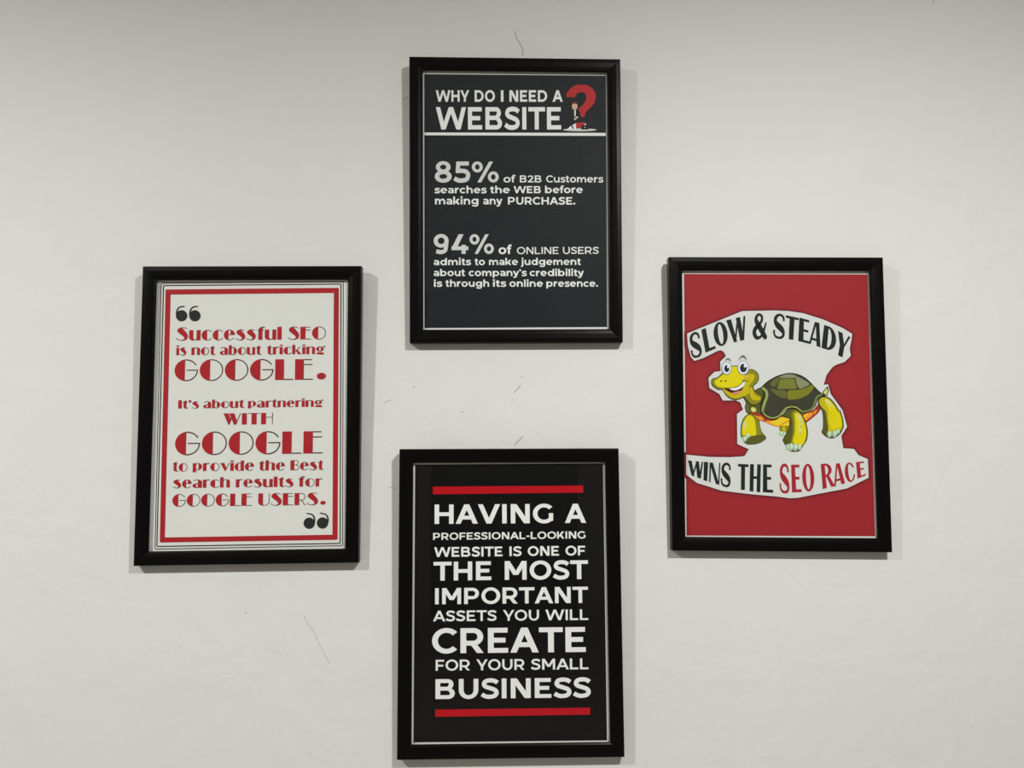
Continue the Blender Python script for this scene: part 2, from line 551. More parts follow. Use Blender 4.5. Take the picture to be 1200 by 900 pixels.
        q = rib([(.25, .92), (.22, .78), (.08, .68)], h * 1.5)
    elif ch == '.':
        W = .42
        t = disc(.22, .17, .21, .165)
        s = .12
    return s, W, [(0, p) for p in t] + [(1, p) for p in q], s


# ------------------------------------------------------------------ brush-pen capitals in a unit cell (right poster)
def brush(ch):
    if ch == 'S':
        return rib([(.86, .72), (.84, .86), (.66, .955), (.42, .95), (.22, .84), (.17, .72), (.28, .58), (.54, .46), (.76, .34), (.82, .20), (.70, .07), (.45, .04), (.20, .09), (.09, .22), (.10, .34)],
                   [.17, .15, .10, .11, .21, .25, .27, .29, .27, .21, .12, .09, .11, .14, .17])
    if ch == 'L':
        return rect(0, 0, .44, 1) + rect(0, 0, 1, .12)
    if ch == 'O':
        return arc(.5, .5, .5, .5, .32, .08)
    if ch == 'W':
        return [[(0, 1), (.25, 1), (.45, .0), (.27, 0)], [(.39, .0), (.29, 0), (.56, 1), (.62, .9)], [(.50, 1), (.72, 1), (.84, 0), (.62, 0)], [(.84, 0), (.72, 0), (.90, 1), (1, 1)]]
    if ch == '&':
        return (rib([(.98, .06), (.84, .07), (.60, .34), (.38, .58), (.26, .76), (.34, .92), (.50, .97), (.64, .90), (.66, .76), (.52, .60), (.24, .44), (.12, .26), (.22, .08), (.42, .03), (.62, .12), (.80, .36), (.93, .64)],
                    [.10, .26, .28, .28, .22, .14, .10, .14, .16, .14, .20, .26, .20, .12, .12, .14, .09]))
    if ch == 'T':
        return rect(0, .895, 1, 1) + rect(.30, 0, .68, 1)
    if ch == 'E':
        return rect(0, 0, .44, 1) + rect(0, 0, 1, .105) + rect(0, .90, .96, 1) + rect(.3, .46, .86, .56)
    if ch == 'A':
        return [[(.0, 0), (.16, 0), (.50, 1), (.34, 1)], [(.66, 0), (1, 0), (.70, 1), (.34, 1), (.36, .9), (.46, .8)]] + rect(.14, .20, .80, .30)
    if ch == 'D':
        return rect(0, 0, .38, 1) + arc(.38, .5, .62, .5, .34, .09, -90, 90) + rect(.1, .91, .4, 1) + rect(.1, 0, .4, .09)
    if ch == 'Y':
        return [[(0, 1), (.36, 1), (.66, .5), (.66, 0), (.32, 0), (.32, .46)], [(.84, 1), (1, 1), (.66, .44), (.54, .44)]]
    if ch == 'I':
        return rect(0, 0, 1, 1)
    if ch == 'N':
        return rect(0, 0, .14, 1) + rect(.88, 0, 1, 1) + [[(0, 1), (.30, 1), (1, .0), (.66, 0)]]
    if ch == 'H':
        return rect(0, 0, .36, 1) + rect(.66, 0, 1, 1) + rect(.3, .47, .8, .56)
    if ch == 'R':
        return rect(0, 0, .34, 1) + arc(.34, .73, .56, .27, .30, .08, -90, 90) + rect(.2, .92, .4, 1) + rect(.2, .46, .4, .53) + [[(.36, .50), (.60, .52), (1, 0), (.70, 0)]]
    if ch == 'C':
        return arc(.5, .5, .5, .5, .34, .08, 110, 250) + arc(.5, .5, .50, .5, .17, .08, 110, 28) + arc(.5, .5, .5, .5, .15, .08, 250, 340)
    return []


# ------------------------------------------------------------------ the framed posters
def frame_material():
    m = bpy.data.materials.new('black_satin_moulding')
    m.use_nodes = True
    nt = m.node_tree
    b = nt.nodes['Principled BSDF']
    b.inputs['Base Color'].default_value = (0.0035, 0.0033, 0.0033, 1)
    b.inputs['Roughness'].default_value = 0.30
    b.inputs['Specular IOR Level'].default_value = 0.10
    tc = nt.nodes.new('ShaderNodeTexCoord')
    nz = nt.nodes.new('ShaderNodeTexNoise')
    nz.inputs['Scale'].default_value = 60
    bp = nt.nodes.new('ShaderNodeBump')
    bp.inputs['Strength'].default_value = 0.08
    bp.inputs['Distance'].default_value = 0.001
    nt.links.new(tc.outputs['Object'], nz.inputs['Vector'])
    nt.links.new(nz.outputs['Fac'], bp.inputs['Height'])
    nt.links.new(bp.outputs['Normal'], b.inputs['Normal'])
    return m


def glass_material():
    m = bpy.data.materials.new('picture_glass')
    m.use_nodes = True
    nt = m.node_tree
    nt.nodes.clear()
    out = nt.nodes.new('ShaderNodeOutputMaterial')
    mix = nt.nodes.new('ShaderNodeMixShader')
    tr = nt.nodes.new('ShaderNodeBsdfTransparent')
    tr.inputs[0].default_value = (0.998, 1.0, 0.999, 1)
    gl = nt.nodes.new('ShaderNodeBsdfGlossy')
    gl.inputs['Roughness'].default_value = 0.0
    fr = nt.nodes.new('ShaderNodeFresnel')
    fr.inputs['IOR'].default_value = 1.42
    ge = nt.nodes.new('ShaderNodeNewGeometry')
    inv = nt.nodes.new('ShaderNodeMath')
    inv.operation = 'SUBTRACT'
    inv.inputs[0].default_value = 1.0
    mul = nt.nodes.new('ShaderNodeMath')
    mul.operation = 'MULTIPLY'
    nt.links.new(ge.outputs['Backfacing'], inv.inputs[1])
    nt.links.new(inv.outputs[0], mul.inputs[0])
    nt.links.new(fr.outputs[0], mul.inputs[1])
    nt.links.new(mul.outputs[0], mix.inputs[0])
    nt.links.new(tr.outputs[0], mix.inputs[1])
    nt.links.new(gl.outputs[0], mix.inputs[2])
    nt.links.new(mix.outputs[0], out.inputs['Surface'])
    return m


FRAME = frame_material()
GLASS = glass_material()
BOARD = mat('backing_board', (120, 95, 66), 0.8, 0.2)
NAIL = mat('steel_nail', (150, 150, 150), 0.35, 0.5)
PAPER = mat('white_paper', (214, 216, 211), 0.6, 0.2, PG, 0.03)

DEP = 0.016


class Framed:
    """one framed poster: real moulding rails, glass, print and back, hung with its top leaning off the wall"""

    def __init__(self, corners, d_bot, d_top, rail, label, rail_px=None):
        self.c = corners
        zc = [on_plane(x, y, Vector((0, -.02, 0)), Vector((0, 1, 0))) for x, y in corners]
        zt, zb = (zc[0].z + zc[1].z) / 2, (zc[2].z + zc[3].z) / 2
        p_top = Vector((0, -d_top, zt))
        p_bot = Vector((0, -d_bot, zb))
        up = (p_top - p_bot).normalized()
        self.n = Vector((1, 0, 0)).cross(up)          # points into the wall
        if self.n.y < 0:
            self.n = -self.n
        self.p0 = p_bot
        self.w = [on_plane(x, y, self.p0, self.n) for x, y in corners]   # TL TR BR BL, front plane
        self.W = ((self.w[1] - self.w[0]).length + (self.w[2] - self.w[3]).length) / 2
        self.H = ((self.w[0] - self.w[3]).length + (self.w[1] - self.w[2]).length) / 2
        e = bpy.data.objects.new('picture_frame', None)
        COL.objects.link(e)
        base = (self.w[2] + self.w[3]) / 2 + self.n * DEP
        e.location = base
        e.empty_display_size = 0.05
        e['label'] = label
        e['category'] = 'picture'
        e['group'] = 'framed posters on the wall'
        self.root = e
        bpy.context.view_layer.update()
        a = rail
        prof = [(0, DEP), (0, .0014), (.0005, .0005), (.0016, 0), (.0070, -.0002), (.0140, .0004), (a - .0026, .0014), (a - .0008, .0026), (a, .0036), (a, .0044), (a - .003, .0044), (a - .003, DEP)]
        # four mitred rails
        idx = [(0, 1), (1, 2), (2, 3), (3, 0)]
        sg = [(0, 0), (1, 0), (1, 1), (0, 1)]
        for i, j in idx:
            V, Fc = [], []
            m = len(prof)
            for end, k in ((0, i), (1, j)):
                for (aa, bb) in prof:
                    su, sv = sg[k]
                    u = aa if su == 0 else self.W - aa
                    v = aa if sv == 0 else self.H - aa
                    # tiny mitre gap along the rail
                    gp = .00012
                    if i in (0, 2):
                        u += gp if su == 0 else -gp
                    else:
                        v += gp if sv == 0 else -gp
                    V.append(self.at(u, v, bb))
            for q in range(m):
                r2 = (q + 1) % m
                Fc.append((q, r2, m + r2, m + q))
            Fc.append(tuple(range(m)))
            Fc.append(tuple(range(2 * m - 1, m - 1, -1)))
            mesh_obj('frame_rail', V, Fc, FRAME, e)
        # glass, paper, back
        g = a - .0025
        self.slab('glass_pane', g, .0046, .0058, GLASS)
        self.slab('backing_board', g - .0003, .0100, .0130, BOARD)
        self.poster = self.slab('poster', g - .0002, .0092, .0098, PAPER)
        self.layer = 0

    def at(self, u, v, b):
        s, t = u / self.W, v / self.H
        w = self.w
        p = w[0] * (1 - s) * (1 - t) + w[1] * s * (1 - t) + w[2] * s * t + w[3] * (1 - s) * t
        return p + self.n * b

    def slab(self, name, g, b0, b1, m):
        c = [(g, g), (self.W - g, g), (self.W - g, self.H - g), (g, self.H - g)]
        V = [self.at(u, v, b0) for u, v in c] + [self.at(u, v, b1) for u, v in c]
        F = [(0, 3, 2, 1), (4, 5, 6, 7), (0, 1, 5, 4), (1, 2, 6, 5), (2, 3, 7, 6), (3, 0, 4, 7)]
        return mesh_obj(name, V, F, m, self.root)

    # a flat printed shape; polygons in photograph pixels, laid on the paper
    def put(self, name, polys, mats, lay=1, label=None):
        off = self.n * (.0092 - .00012 * lay)
        p0 = self.p0 + off
        V, F, M = [], [], []
        g, prev = 0, None
        for mi, poly in polys:
            b = len(V)
            if prev and not (len(prev) == 4 and len(poly) == 4 and prev[1] == poly[0] and prev[2] == poly[3]):
                g = (g + 1) % 14              # overlapping strokes of ink lie one on the other, never in one plane
            prev = poly
            pg = p0 - self.n * (.000008 * g)
            for (x, y) in poly:
                V.append(on_plane(x, y, pg, self.n))
            F.append(tuple(range(b, b + len(poly))))
            M.append(mi)
        o = mesh_obj(name, V, F, mats, None, M)
        o.parent = self.poster
        # poster mesh is stored relative to the root: its parent-inverse already cancels the root
        o.matrix_parent_inverse = Matrix.Identity(4)
        if label:
            o['label'] = label
        return o

    def slant(self, x, y):
        c = self.c
        sl = (c[0][0] - c[3][0]) / (c[3][1] - c[0][1])
        sr = (c[1][0] - c[2][0]) / (c[2][1] - c[1][1])
        t = (x - c[0][0]) / (c[1][0] - c[0][0])
        return sl + (sr - sl) * t

    def word(self, text, x0, y0, x1, y1, h0, h1, font, T):
        """polygons of a word whose ink spans x0..x1 on the baseline y0..y1 with capital height h0..h1"""
        pos = 0
        G = []
        for i, ch in enumerate(text):
            s, wd, polys, s2 = font(ch, T)
            if i:
                pos += s
            G.append((pos, polys))
            pos += wd + s2
            last = pos - s2
        out = []
        for gp, polys in G:
            for mi, poly in polys:
                pp = []
                for (gx, gy) in poly:
                    t = (gp + gx) / last
                    h = h0 + (h1 - h0) * t
                    x = x0 + (x1 - x0) * t
                    y = y0 + (y1 - y0) * t
                    sx = self.slant(x, y)
                    pp.append((x + sx * h * gy, y - h * gy))
                out.append((mi, pp))
        return out

    def line(self, words, font, T, mats, ox, oy, sc, yl, yr, hl, hr, xs=None, lay=2):
        """words: [(text, x0, x1)] in zoom units; baseline yl at the first x and yr at the last"""
        xa, xb = (words[0][1], words[-1][2]) if xs is None else xs
        for w_ in words:
            text, a, b = w_[:3]
            Tw = w_[3] if len(w_) > 3 else T
            ya = yl + (yr - yl) * (a - xa) / (xb - xa)
            yb = yl + (yr - yl) * (b - xa) / (xb - xa)
            ha = hl + (hr - hl) * (a - xa) / (xb - xa)
            hb = hl + (hr - hl) * (b - xa) / (xb - xa)
            P = self.word(text, ox + a / sc, oy + ya / sc, ox + b / sc, oy + yb / sc, ha / sc, hb / sc, font, Tw)
            self.put('lettering', P, mats, lay)


def zp(ox, oy, s, pts):
    return [(ox + x / s, oy + y / s) for x, y in pts]


def quadpoly(a, b, c, d):
    return [(0, [a, b, c, d])]


RAIL = 0.0212

# ================================================================== 1  top: dark grey poster
FT = Framed([(479.5, 66), (727, 69), (730, 401), (480, 402)], .0165, .0275, RAIL,
            'black framed dark grey poster asking WHY DO I NEED A WEBSITE, highest of the four')
GREY = ink('charcoal_grey', (27, 30, 34), 0.0)
WHITE = ink('white', (228, 230, 228), 0.02)
OFFW = ink('off_white', (205, 207, 205), 0.02)
RED1 = ink('poster_red', (176, 42, 46), 0.03)
FT.put('printed_ground', quadpoly((497.2, 86.8), (709.6, 88.8), (711.4, 383.2), (497.4, 384.4)), GREY, 1)
FT.line([('WHY', 203, 360), ('DO', 385, 480), ('I', 508, 520), ('NEED', 548, 725), ('A', 750, 798)], sans, .235, WHITE, 460, 50, 4, 277, 277, 54, 54, lay=3)
FT.line([('WEBSITE', 203, 790)], sans, .225, WHITE, 460, 50, 4, 407, 407, 105, 105, lay=3)
FT.put('printed_rule', [(0, zp(460, 50, 4, [(146, 421), (999, 423), (999, 437), (146, 434)]))], WHITE, 3)
FT.line([('85%', 198, 498)], sans, .225, OFFW, 460, 50, 4, 655, 655, 98, 98, lay=3)
FT.line([('of', 520, 575), ('B2B', 597, 698), ('Customers', 720, 987)], sans, .20, WHITE, 460, 50, 4, 655, 655, 33, 32, lay=3)
FT.line([('searches', 197, 440), ('the', 457, 550), ('WEB', 568, 695), ('before', 715, 892)], sans, .22, WHITE, 460, 50, 4, 706, 705, 33, 33, lay=3)
FT.line([('making', 199, 403), ('any', 425, 515), ('PURCHASE.', 541, 857)], sans, .22, WHITE, 460, 220, 4, 78, 79, 35, 35, lay=3)
FT.line([('94%', 193, 475)], sans, .225, OFFW, 460, 220, 4, 310, 310, 92, 92, lay=3)
FT.line([('of', 497, 557)], sans, .22, WHITE, 460, 220, 4, 311, 311, 41, 41, lay=3)
FT.line([('ONLINE', 583, 778), ('USERS', 799, 967)], sans, .17, WHITE, 460, 220, 4, 311, 310, 33, 33, lay=3)
FT.line([('admits', 193, 367), ('to', 385, 433), ('make', 452, 588), ('judgement', 606, 883)], sans, .22, WHITE, 460, 220, 4, 363, 362, 32, 32, lay=3)
FT.line([('about', 193, 340), ("company's", 357, 628), ('credibility', 643, 897)], sans, .22, WHITE, 460, 220, 4, 414, 414, 32, 32, lay=3)
FT.line([('is', 194, 232), ('through', 248, 453), ('its', 471, 532), ('online', 548, 705), ('presence.', 721, 963)], sans, .22, WHITE, 460, 220, 4, 464, 464, 32, 32, lay=3)
Q = (655, 92, 12.857)
qm = spl([(105, 278), (122, 222), (170, 155), (250, 103), (345, 90), (440, 108), (515, 162), (553, 240), (550, 320), (515, 395), (450, 458), (402, 520), (386, 580)], 5) + \
    [(325, 578)] + spl([(322, 512), (292, 465), (345, 412), (395, 350), (413, 285), (400, 232), (355, 207), (300, 212), (260, 240), (240, 283)], 5)
FT.put('question_mark', [(0, zp(*Q, qm)), (0, zp(*Q, [(262, 668), (390, 655), (385, 700), (345, 705), (330, 768), (258, 768)]))], RED1, 3, 'big red question mark')
BLK = ink('print_black', (20, 20, 21), 0.02)
SKIN = ink('print_skin', (206, 170, 142), 0.02)
HAIR = ink('print_hair', (96, 50, 42), 0.02)
fig = [(4, p) for p in disc(315, 773, 252, 21, 28)]
fig += [(0, [(225, 500), (262, 470), (312, 520), (322, 600), (300, 660), (235, 665), (222, 590)])]
fig += [(3, p) for p in disc(238, 372, 42, 30)] + [(1, p) for p in disc(238, 420, 43, 56)]
fig += [(3, [(196, 385), (220, 352), (262, 352), (278, 390), (240, 378)])]
fig += [(2, [(232, 480), (256, 480), (250, 570), (232, 575)])]
fig += [(1, p) for p in disc(246, 610, 20, 18)] + [(2, p) for p in disc(272, 584, 22, 9)]
fig += [(2, [(118, 770), (185, 708), (206, 770)]), (2, [(202, 700), (258, 672), (256, 770), (230, 768)])]
fig += [(0, [(335, 768), (345, 705), (380, 700), (440, 735), (450, 768)])]
fig += [(2, p) for p in disc(398, 690, 13, 12)] + [(2, p) for p in disc(392, 735, 8, 8)]
FT.put('seated_figure', [(m_, zp(*Q, p)) for m_, p in fig], [BLK, SKIN, WHITE, HAIR, OFFW], 4,
       'tiny figure with brown hair and dark clothes sitting on a pale plate')

# ================================================================== 2  bottom: black poster
FB = Framed([(468, 526.5), (725, 525.5), (732, 887.5), (465, 891)], .0165, .0262, RAIL,
            'black framed glossy black poster beginning HAVING A, lowest of the four')
BLACKP = ink('poster_black', (8, 8, 9), 0.0)
CRIM = ink('crimson', (178, 14, 26), 0.02)
FB.put('printed_ground', quadpoly((486.6, 544.6), (706.6, 543.2), (711.4, 867.6), (484.6, 870)), BLACKP, 1)
b = (450, 510, 4)
FB.put('printed_bar', [(0, zp(*b, [(229, 241), (933, 236), (934, 269), (229, 277)]))], CRIM, 3, 'red bar above the words')
FB.line([('HAVING', 237, 795), ('A', 848, 948)], sans, .225, WHITE, *b, 416, 411, 91, 90, lay=3)
FB.line([('PROFESSIONAL-LOOKING', 230, 945)], sans, .215, WHITE, *b, 491, 484, 33, 34, lay=3)
FB.line([('WEBSITE', 235, 555), ('IS', 588, 645), ('ONE', 674, 820), ('OF', 851, 943)], sans, .22, WHITE, *b, 571, 563, 46, 45, lay=3)
FB.line([('THE', 232, 502), ('MOST', 566, 957)], sans, .225, WHITE, *b, 682, 674, 88, 88, lay=3)
FB.line([('IMPORTANT', 239, 957)], sans, .22, WHITE, *b, 793, 786, 76, 76, lay=3)
b = (450, 700, 4)
FB.line([('ASSETS', 230, 528), ('YOU', 558, 727), ('WILL', 757, 957)], sans, .20, WHITE, *b, 113, 106, 50, 50, lay=3)
FB.line([('CREATE', 225, 945)], sans, .225, WHITE, *b, 263, 256, 117, 117, lay=3)
FB.line([('FOR', 242, 402), ('YOUR', 433, 658), ('SMALL', 689, 958)], sans, .20, WHITE, *b, 344, 337, 51, 51, lay=3)
FB.line([('BUSINESS', 241, 970)], sans, .225, WHITE, *b, 477, 469, 93, 93, lay=3)
FB.put('printed_bar', [(0, zp(*b, [(240, 526), (966, 517), (967, 550), (240, 560)]))], CRIM, 3, 'red bar below the words')

# ================================================================== 3  left: white poster, fat-face letters
FL = Framed([(167, 312), (423.5, 311.5), (420, 659.5), (156, 663.5)], .0165, .0262, RAIL,
            'black framed white poster with red art deco lettering and red border, leftmost of the four')
RED2 = ink('brick_red', (164, 34, 42), 0.05)
HAIRL = ink('dark_maroon', (74, 30, 34), 0.02)
BLK2 = ink('soft_black', (40, 42, 40), 0.05)


def band(outer, inner):
    """closed band between two quads TL TR BR BL"""
    return [(0, [outer[i], outer[(i + 1) % 4], inner[(i + 1) % 4], inner[i]]) for i in range(4)]


def rquad(q, r=2.0, n=4):
    """quad with rounded corners as a point loop"""
    out = []
    for i in range(4):
        p, a, c = q[i], q[i - 1], q[(i + 1) % 4]
        def tow(t):
            l = math.hypot(t[0] - p[0], t[1] - p[1])
            return (p[0] + (t[0] - p[0]) / l * r, p[1] + (t[1] - p[1]) / l * r)
        s, e = tow(a), tow(c)
        for j in range(n + 1):
            t = j / n
            out.append(tuple((1 - t) ** 2 * s[k] + 2 * t * (1 - t) * p[k] + t * t * e[k] for k in (0, 1)))
    return out


def rband(q, wd, r):
    def inset(q, d):
        cx = sum(p[0] for p in q) / 4
        cy = sum(p[1] for p in q) / 4
        return [(p[0] + (d if p[0] < cx else -d), p[1] + (d if p[1] < cy else -d)) for p in q]
    o = rquad(q, r)
    i = rquad(inset(q, wd), max(.2, r - wd))
    m = len(o)
    return [(0, [o[k], o[(k + 1) % m], i[(k + 1) % m], i[k]]) for k in range(m)]


FL.put('printed_border', rband([(194.0, 339.2), (397.2, 337.3), (395.6, 632.6), (187.2, 635.8)], 6.0, 1.8), RED2, 2, 'thick red border')
FL.put('printed_keyline', rband([(191.0, 334.0), (400.2, 332.2), (399.2, 637.4), (183.2, 641.0)], 1.25, 2.0), BLK2, 2)
FL.put('printed_keyline', rband([(188.4, 331.5), (402.8, 330.0), (401.8, 639.9), (181.2, 644.0)], 0.95, 2.6), HAIRL, 2)
qa = (175, 320, 10)
FL.put('quotation_mark', [(0, zp(*qa, p)) for p in disc(378, 500, 67, 66) + rib([(318, 500), (325, 440), (355, 400), (415, 390)], [18, 18, 16, 13])], BLK2, 3)
FL.put('quotation_mark', [(0, zp(*qa, p)) for p in disc(534, 500, 67, 66) + rib([(474, 500), (481, 440), (511, 400), (570, 390)], [18, 18, 16, 13])], BLK2, 3)
DC = [RED2, HAIRL]
b = (140, 300, 4)
FL.line([('Successful', 266, 760), ('SEO', 790, 967)], deco, .048, DC, *b, 396, 390, 60, 59, lay=3)
FL.line([('is', 266, 313), ('not', 337, 447), ('about', 470, 663), ('tricking', 690, 961)], deco, .062, DC, *b, 465, 459, 44, 43, lay=3)
FL.line([('GOOGLE.', 257, 967)], deco, .046, DC, *b, 585, 579, 98, 96, lay=3)
FL.line([("It's", 275, 372), ('about', 392, 583), ('partnering', 602, 952)], deco, .062, DC, *b, 715, 706, 39, 38, lay=3)
b = (140, 480, 4)
FL.line([('WITH', 487, 718)], deco, .045, DC, *b, 71, 68, 53, 53, lay=3)
FL.line([('GOOGLE', 259, 952)], deco, .046, DC, *b, 213, 205, 107, 104, lay=3)
FL.line([('to', 248, 318), ('provide', 343, 630), ('the', 653, 775), ('Best', 801, 955)], deco, .05, DC, *b, 290, 282, 47, 46, lay=3)
FL.line([('search', 250, 517), ('results', 545, 815), ('for', 838, 950)], deco, .05, DC, *b, 368, 360, 48, 47, lay=3)
FL.line([('GOOGLE', 247, 620), ('USERS.', 650, 966)], deco, .045, DC, *b, 455, 446, 58, 56, lay=3)
qb = (290, 530, 7.504)
FL.put('quotation_mark', [(0, zp(*qb, p)) for p in disc(543, 624, 50, 50) + rib([(588, 620), (588, 580), (568, 548), (518, 537)], [14, 14, 12, 9])], BLK2, 3)
FL.put('quotation_mark', [(0, zp(*qb, p)) for p in disc(660, 622, 50, 50) + rib([(706, 618), (706, 578), (686, 546), (635, 535)], [14, 14, 12, 9])], BLK2, 3)

# ================================================================== 4  right: red poster with the tortoise
FR = Framed([(784, 301), (1035, 301.5), (1046, 647.5), (788, 645.5)], .0165, .0268, RAIL,
            'black framed red poster with a smiling cartoon tortoise, rightmost of the four')
REDP = ink('cherry_red', (152, 38, 44), 0.03)
CUT = ink('cutout_white', (208, 211, 208), 0.02)
LETB = ink('letter_black', (32, 35, 34), 0.02)
LETR = ink('letter_red', (160, 36, 48), 0.02)
EDGE = ink('cutout_edge_red', (96, 20, 28), 0.02)
FR.put('printed_ground', quadpoly((801.6, 321.0), (1016.6, 321.6), (1025.6, 628.4), (804.6, 627.6)), REDP, 1)
cut = [(805.2, 390.8), (869.6, 364.6), (908, 363.8), (925, 364.6), (941.7, 367.1), (965, 374.5), (988, 384.6), (998.8, 391.3), (997.5, 400), (995.8, 408.3), (997, 417), (990, 424), (980, 427.5), (975.7, 430),
       (968.7, 439.3), (965.3, 451), (970.3, 450.3), (973.3, 461.3), (987.3, 480.7), (992.7, 500), (986, 510.7), (988.3, 525.3), (1000.6, 526), (1006, 533.3), (1017, 538), (1018, 559.9), (992.5, 572.4),
       (935.2, 583.3), (925.8, 583.9), (910, 581.8), (880, 579.2), (845.8, 575), (816.5, 565.8), (804.1, 556.2), (804.1, 532.8), (832, 535.5), (855, 535.8), (872.4, 534.6), (877.5, 526.4), (864, 520.3),
       (863.7, 485), (870.7, 480), (867.5, 471.5), (862, 469.2), (847, 469.3), (843, 461.7), (831.3, 454.7), (830.3, 442.7), (837.3, 435.7), (844.3, 435), (844, 423.7), (850.7, 417.3), (848.3, 412.6), (845, 410.5),
       (841, 411.2), (824.2, 419.6), (813.8, 423), (809.6, 418.3), (806, 405)]


def offset_loop(P, d):
    out = []
    m = len(P)
    for i in range(m):
        a, p, c = P[i - 1], P[i], P[(i + 1) % m]
        n1 = (-(p[1] - a[1]), p[0] - a[0])
        n2 = (-(c[1] - p[1]), c[0] - p[0])
        l1, l2 = math.hypot(*n1) or 1, math.hypot(*n2) or 1
        nx, ny = n1[0] / l1 + n2[0] / l2, n1[1] / l1 + n2[1] / l2
        l = math.hypot(nx, ny) or 1
        out.append((p[0] - nx / l * d, p[1] - ny / l * d))
    return out


# printed soft dark edge round the cut-out: three stepped inks
E1, E2, E3 = ink('edge_deep', (92, 22, 30), .02), ink('edge_mid', (126, 32, 40), .02), ink('edge_light', (144, 38, 45), .02)
for d_, m_, l_ in ((4.2, E3, 2), (2.5, E2, 3), (1.0, E1, 4)):
    o2 = offset_loop(cut, -d_)
    a_cut = sum(cut[i - 1][0] * cut[i][1] - cut[i][0] * cut[i - 1][1] for i in range(len(cut)))
    a_o = sum(o2[i - 1][0] * o2[i][1] - o2[i][0] * o2[i - 1][1] for i in range(len(o2)))
    if abs(a_o) < abs(a_cut):
        o2 = offset_loop(cut, d_)
    FR.put('printed_edge', [(0, [cut[i], cut[(i + 1) % len(cut)], o2[(i + 1) % len(cut)], o2[i]]) for i in range(len(cut))], m_, l_)
FR.put('printed_cutout', [(0, cut)], CUT, 5, 'white cut-out shape behind the words and the tortoise')


def cell(ch, q, o):
    """brush letter mapped into the quad q (TL TR BR BL) given in zoom units of o"""
    TL, TR, BR, BL = zp(*o, q)
    out = []
    for poly in brush(ch):
        pp = []
        for (s, t) in poly:
            x = (BL[0] * (1 - s) + BR[0] * s) * (1 - t) + (TL[0] * (1 - s) + TR[0] * s) * t
            y = (BL[1] * (1 - s) + BR[1] * s) * (1 - t) + (TL[1] * (1 - s) + TR[1] * s) * t
            pp.append((x, y))
        out.append((0, pp))
    return out


o1, o2_, o3, o4 = (800, 355, 12), (900, 355, 12), (800, 525, 10.909), (905, 525, 9.6)
FR.put('lettering', cell('S', [(78, 440), (236, 395), (292, 740), (128, 790)], o1) + cell('L', [(262, 375), (405, 325), (465, 640), (322, 700)], o1)
       + cell('O', [(415, 292), (605, 248), (655, 580), (460, 628)], o1) + cell('W', [(612, 245), (882, 180), (905, 510), (655, 572)], o1), LETB, 7)
FR.put('lettering', cell('&', [(975, 155), (1185, 150), (1190, 490), (985, 508)], o1), LETB, 7)
FR.put('lettering', cell('S', [(75, 148), (245, 162), (250, 508), (68, 498)], o2_) + cell('T', [(252, 172), (432, 212), (412, 525), (240, 505)], o2_)
       + cell('E', [(442, 205), (587, 245), (592, 577), (425, 535)], o2_) + cell('A', [(600, 245), (775, 300), (738, 625), (575, 570)], o2_)
       + cell('D', [(790, 308), (965, 365), (950, 695), (752, 630)], o2_) + cell('Y', [(985, 392), (1160, 480), (1112, 800), (925, 705)], o2_), LETB, 7)
FR.put('lettering', cell('W', [(68, 158), (262, 178), (265, 405), (58, 330)], o3) + cell('I', [(272, 176), (326, 180), (314, 425), (266, 410)], o3)
       + cell('N', [(345, 185), (482, 190), (468, 472), (338, 432)], o3) + cell('S', [(492, 186), (622, 196), (622, 506), (482, 488)], o3), LETB, 7)
FR.put('lettering', cell('T', [(708, 202), (842, 210), (838, 540), (704, 530)], o3) + cell('H', [(862, 205), (1000, 210), (992, 565), (855, 552)], o3)
       + cell('E', [(1028, 210), (1140, 212), (1157, 572), (1025, 565)], o3), LETB, 7)
FR.put('lettering', cell('S', [(78, 180), (188, 180), (206, 512), (82, 506)], o4) + cell('E', [(212, 187), (308, 187), (332, 495), (222, 500)], o4)
       + cell('O', [(330, 182), (464, 172), (480, 482), (345, 496)], o4), LETR, 7, 'red lettering')
FR.put('lettering', cell('R', [(545, 180), (672, 166), (705, 428), (568, 462)], o4) + cell('A', [(680, 182), (790, 165), (820, 396), (696, 434)], o4)
       + cell('C', [(805, 172), (918, 154), (944, 368), (830, 394)], o4) + cell('E', [(942, 158), (1035, 150), (1054, 306), (960, 345)], o4), LETR, 7, 'red lettering')

# --- the printed tortoise (zoom frames a..e)
za, zb, zc_, zd, ze = (825, 410, 15), (870, 425, 15), (930, 430, 15), (860, 475, 15), (925, 480, 15)
YEL = ink('tortoise_yellow', (214, 202, 10), .03)
YEL2 = ink('tortoise_gold', (190, 176, 14), .03)
OLV = ink('tortoise_olive', (132, 130, 26), .03)
OLD = ink('tortoise_deep_olive', (84, 86, 30), .03)
OUT = ink('tortoise_outline', (34, 36, 22), .02)
SHD = ink('shell_dark', (58, 60, 46), .04)
RIM = ink('shell_rim', (112, 122, 66), .03)
RIML = ink('shell_rim_light', (158, 170, 98), .03)
PL1 = ink('plate_green', (116, 122, 52), .03)
PL2 = ink('plate_grey', (134, 138, 104), .03)
PL3 = ink('plate_moss', (96, 100, 48), .03)
PL4 = ink('plate_ochre', (120, 122, 34), .03)
ORA = ink('belly_orange', (226, 150, 44), .03)
BYE = ink('belly_yellow', (226, 196, 40), .03)
BRD = ink('belly_red', (152, 54, 34), .03)
NAILC = ink('nail_mint', (166, 192, 164), .02)
NAILL = ink('nail_pale', (204, 222, 196), .02)
HLT = ink('leg_shine', (204, 206, 120), .02)
MOU = ink('mouth_dark', (74, 24, 22), .02)
TON = ink('tongue_pink', (208, 130, 104), .02)
EYG = ink('eye_rim', (150, 156, 172), .02)
EYW = ink('eye_white', (222, 226, 232), .02)
IRI = ink('iris_navy', (24, 40, 62), .02)
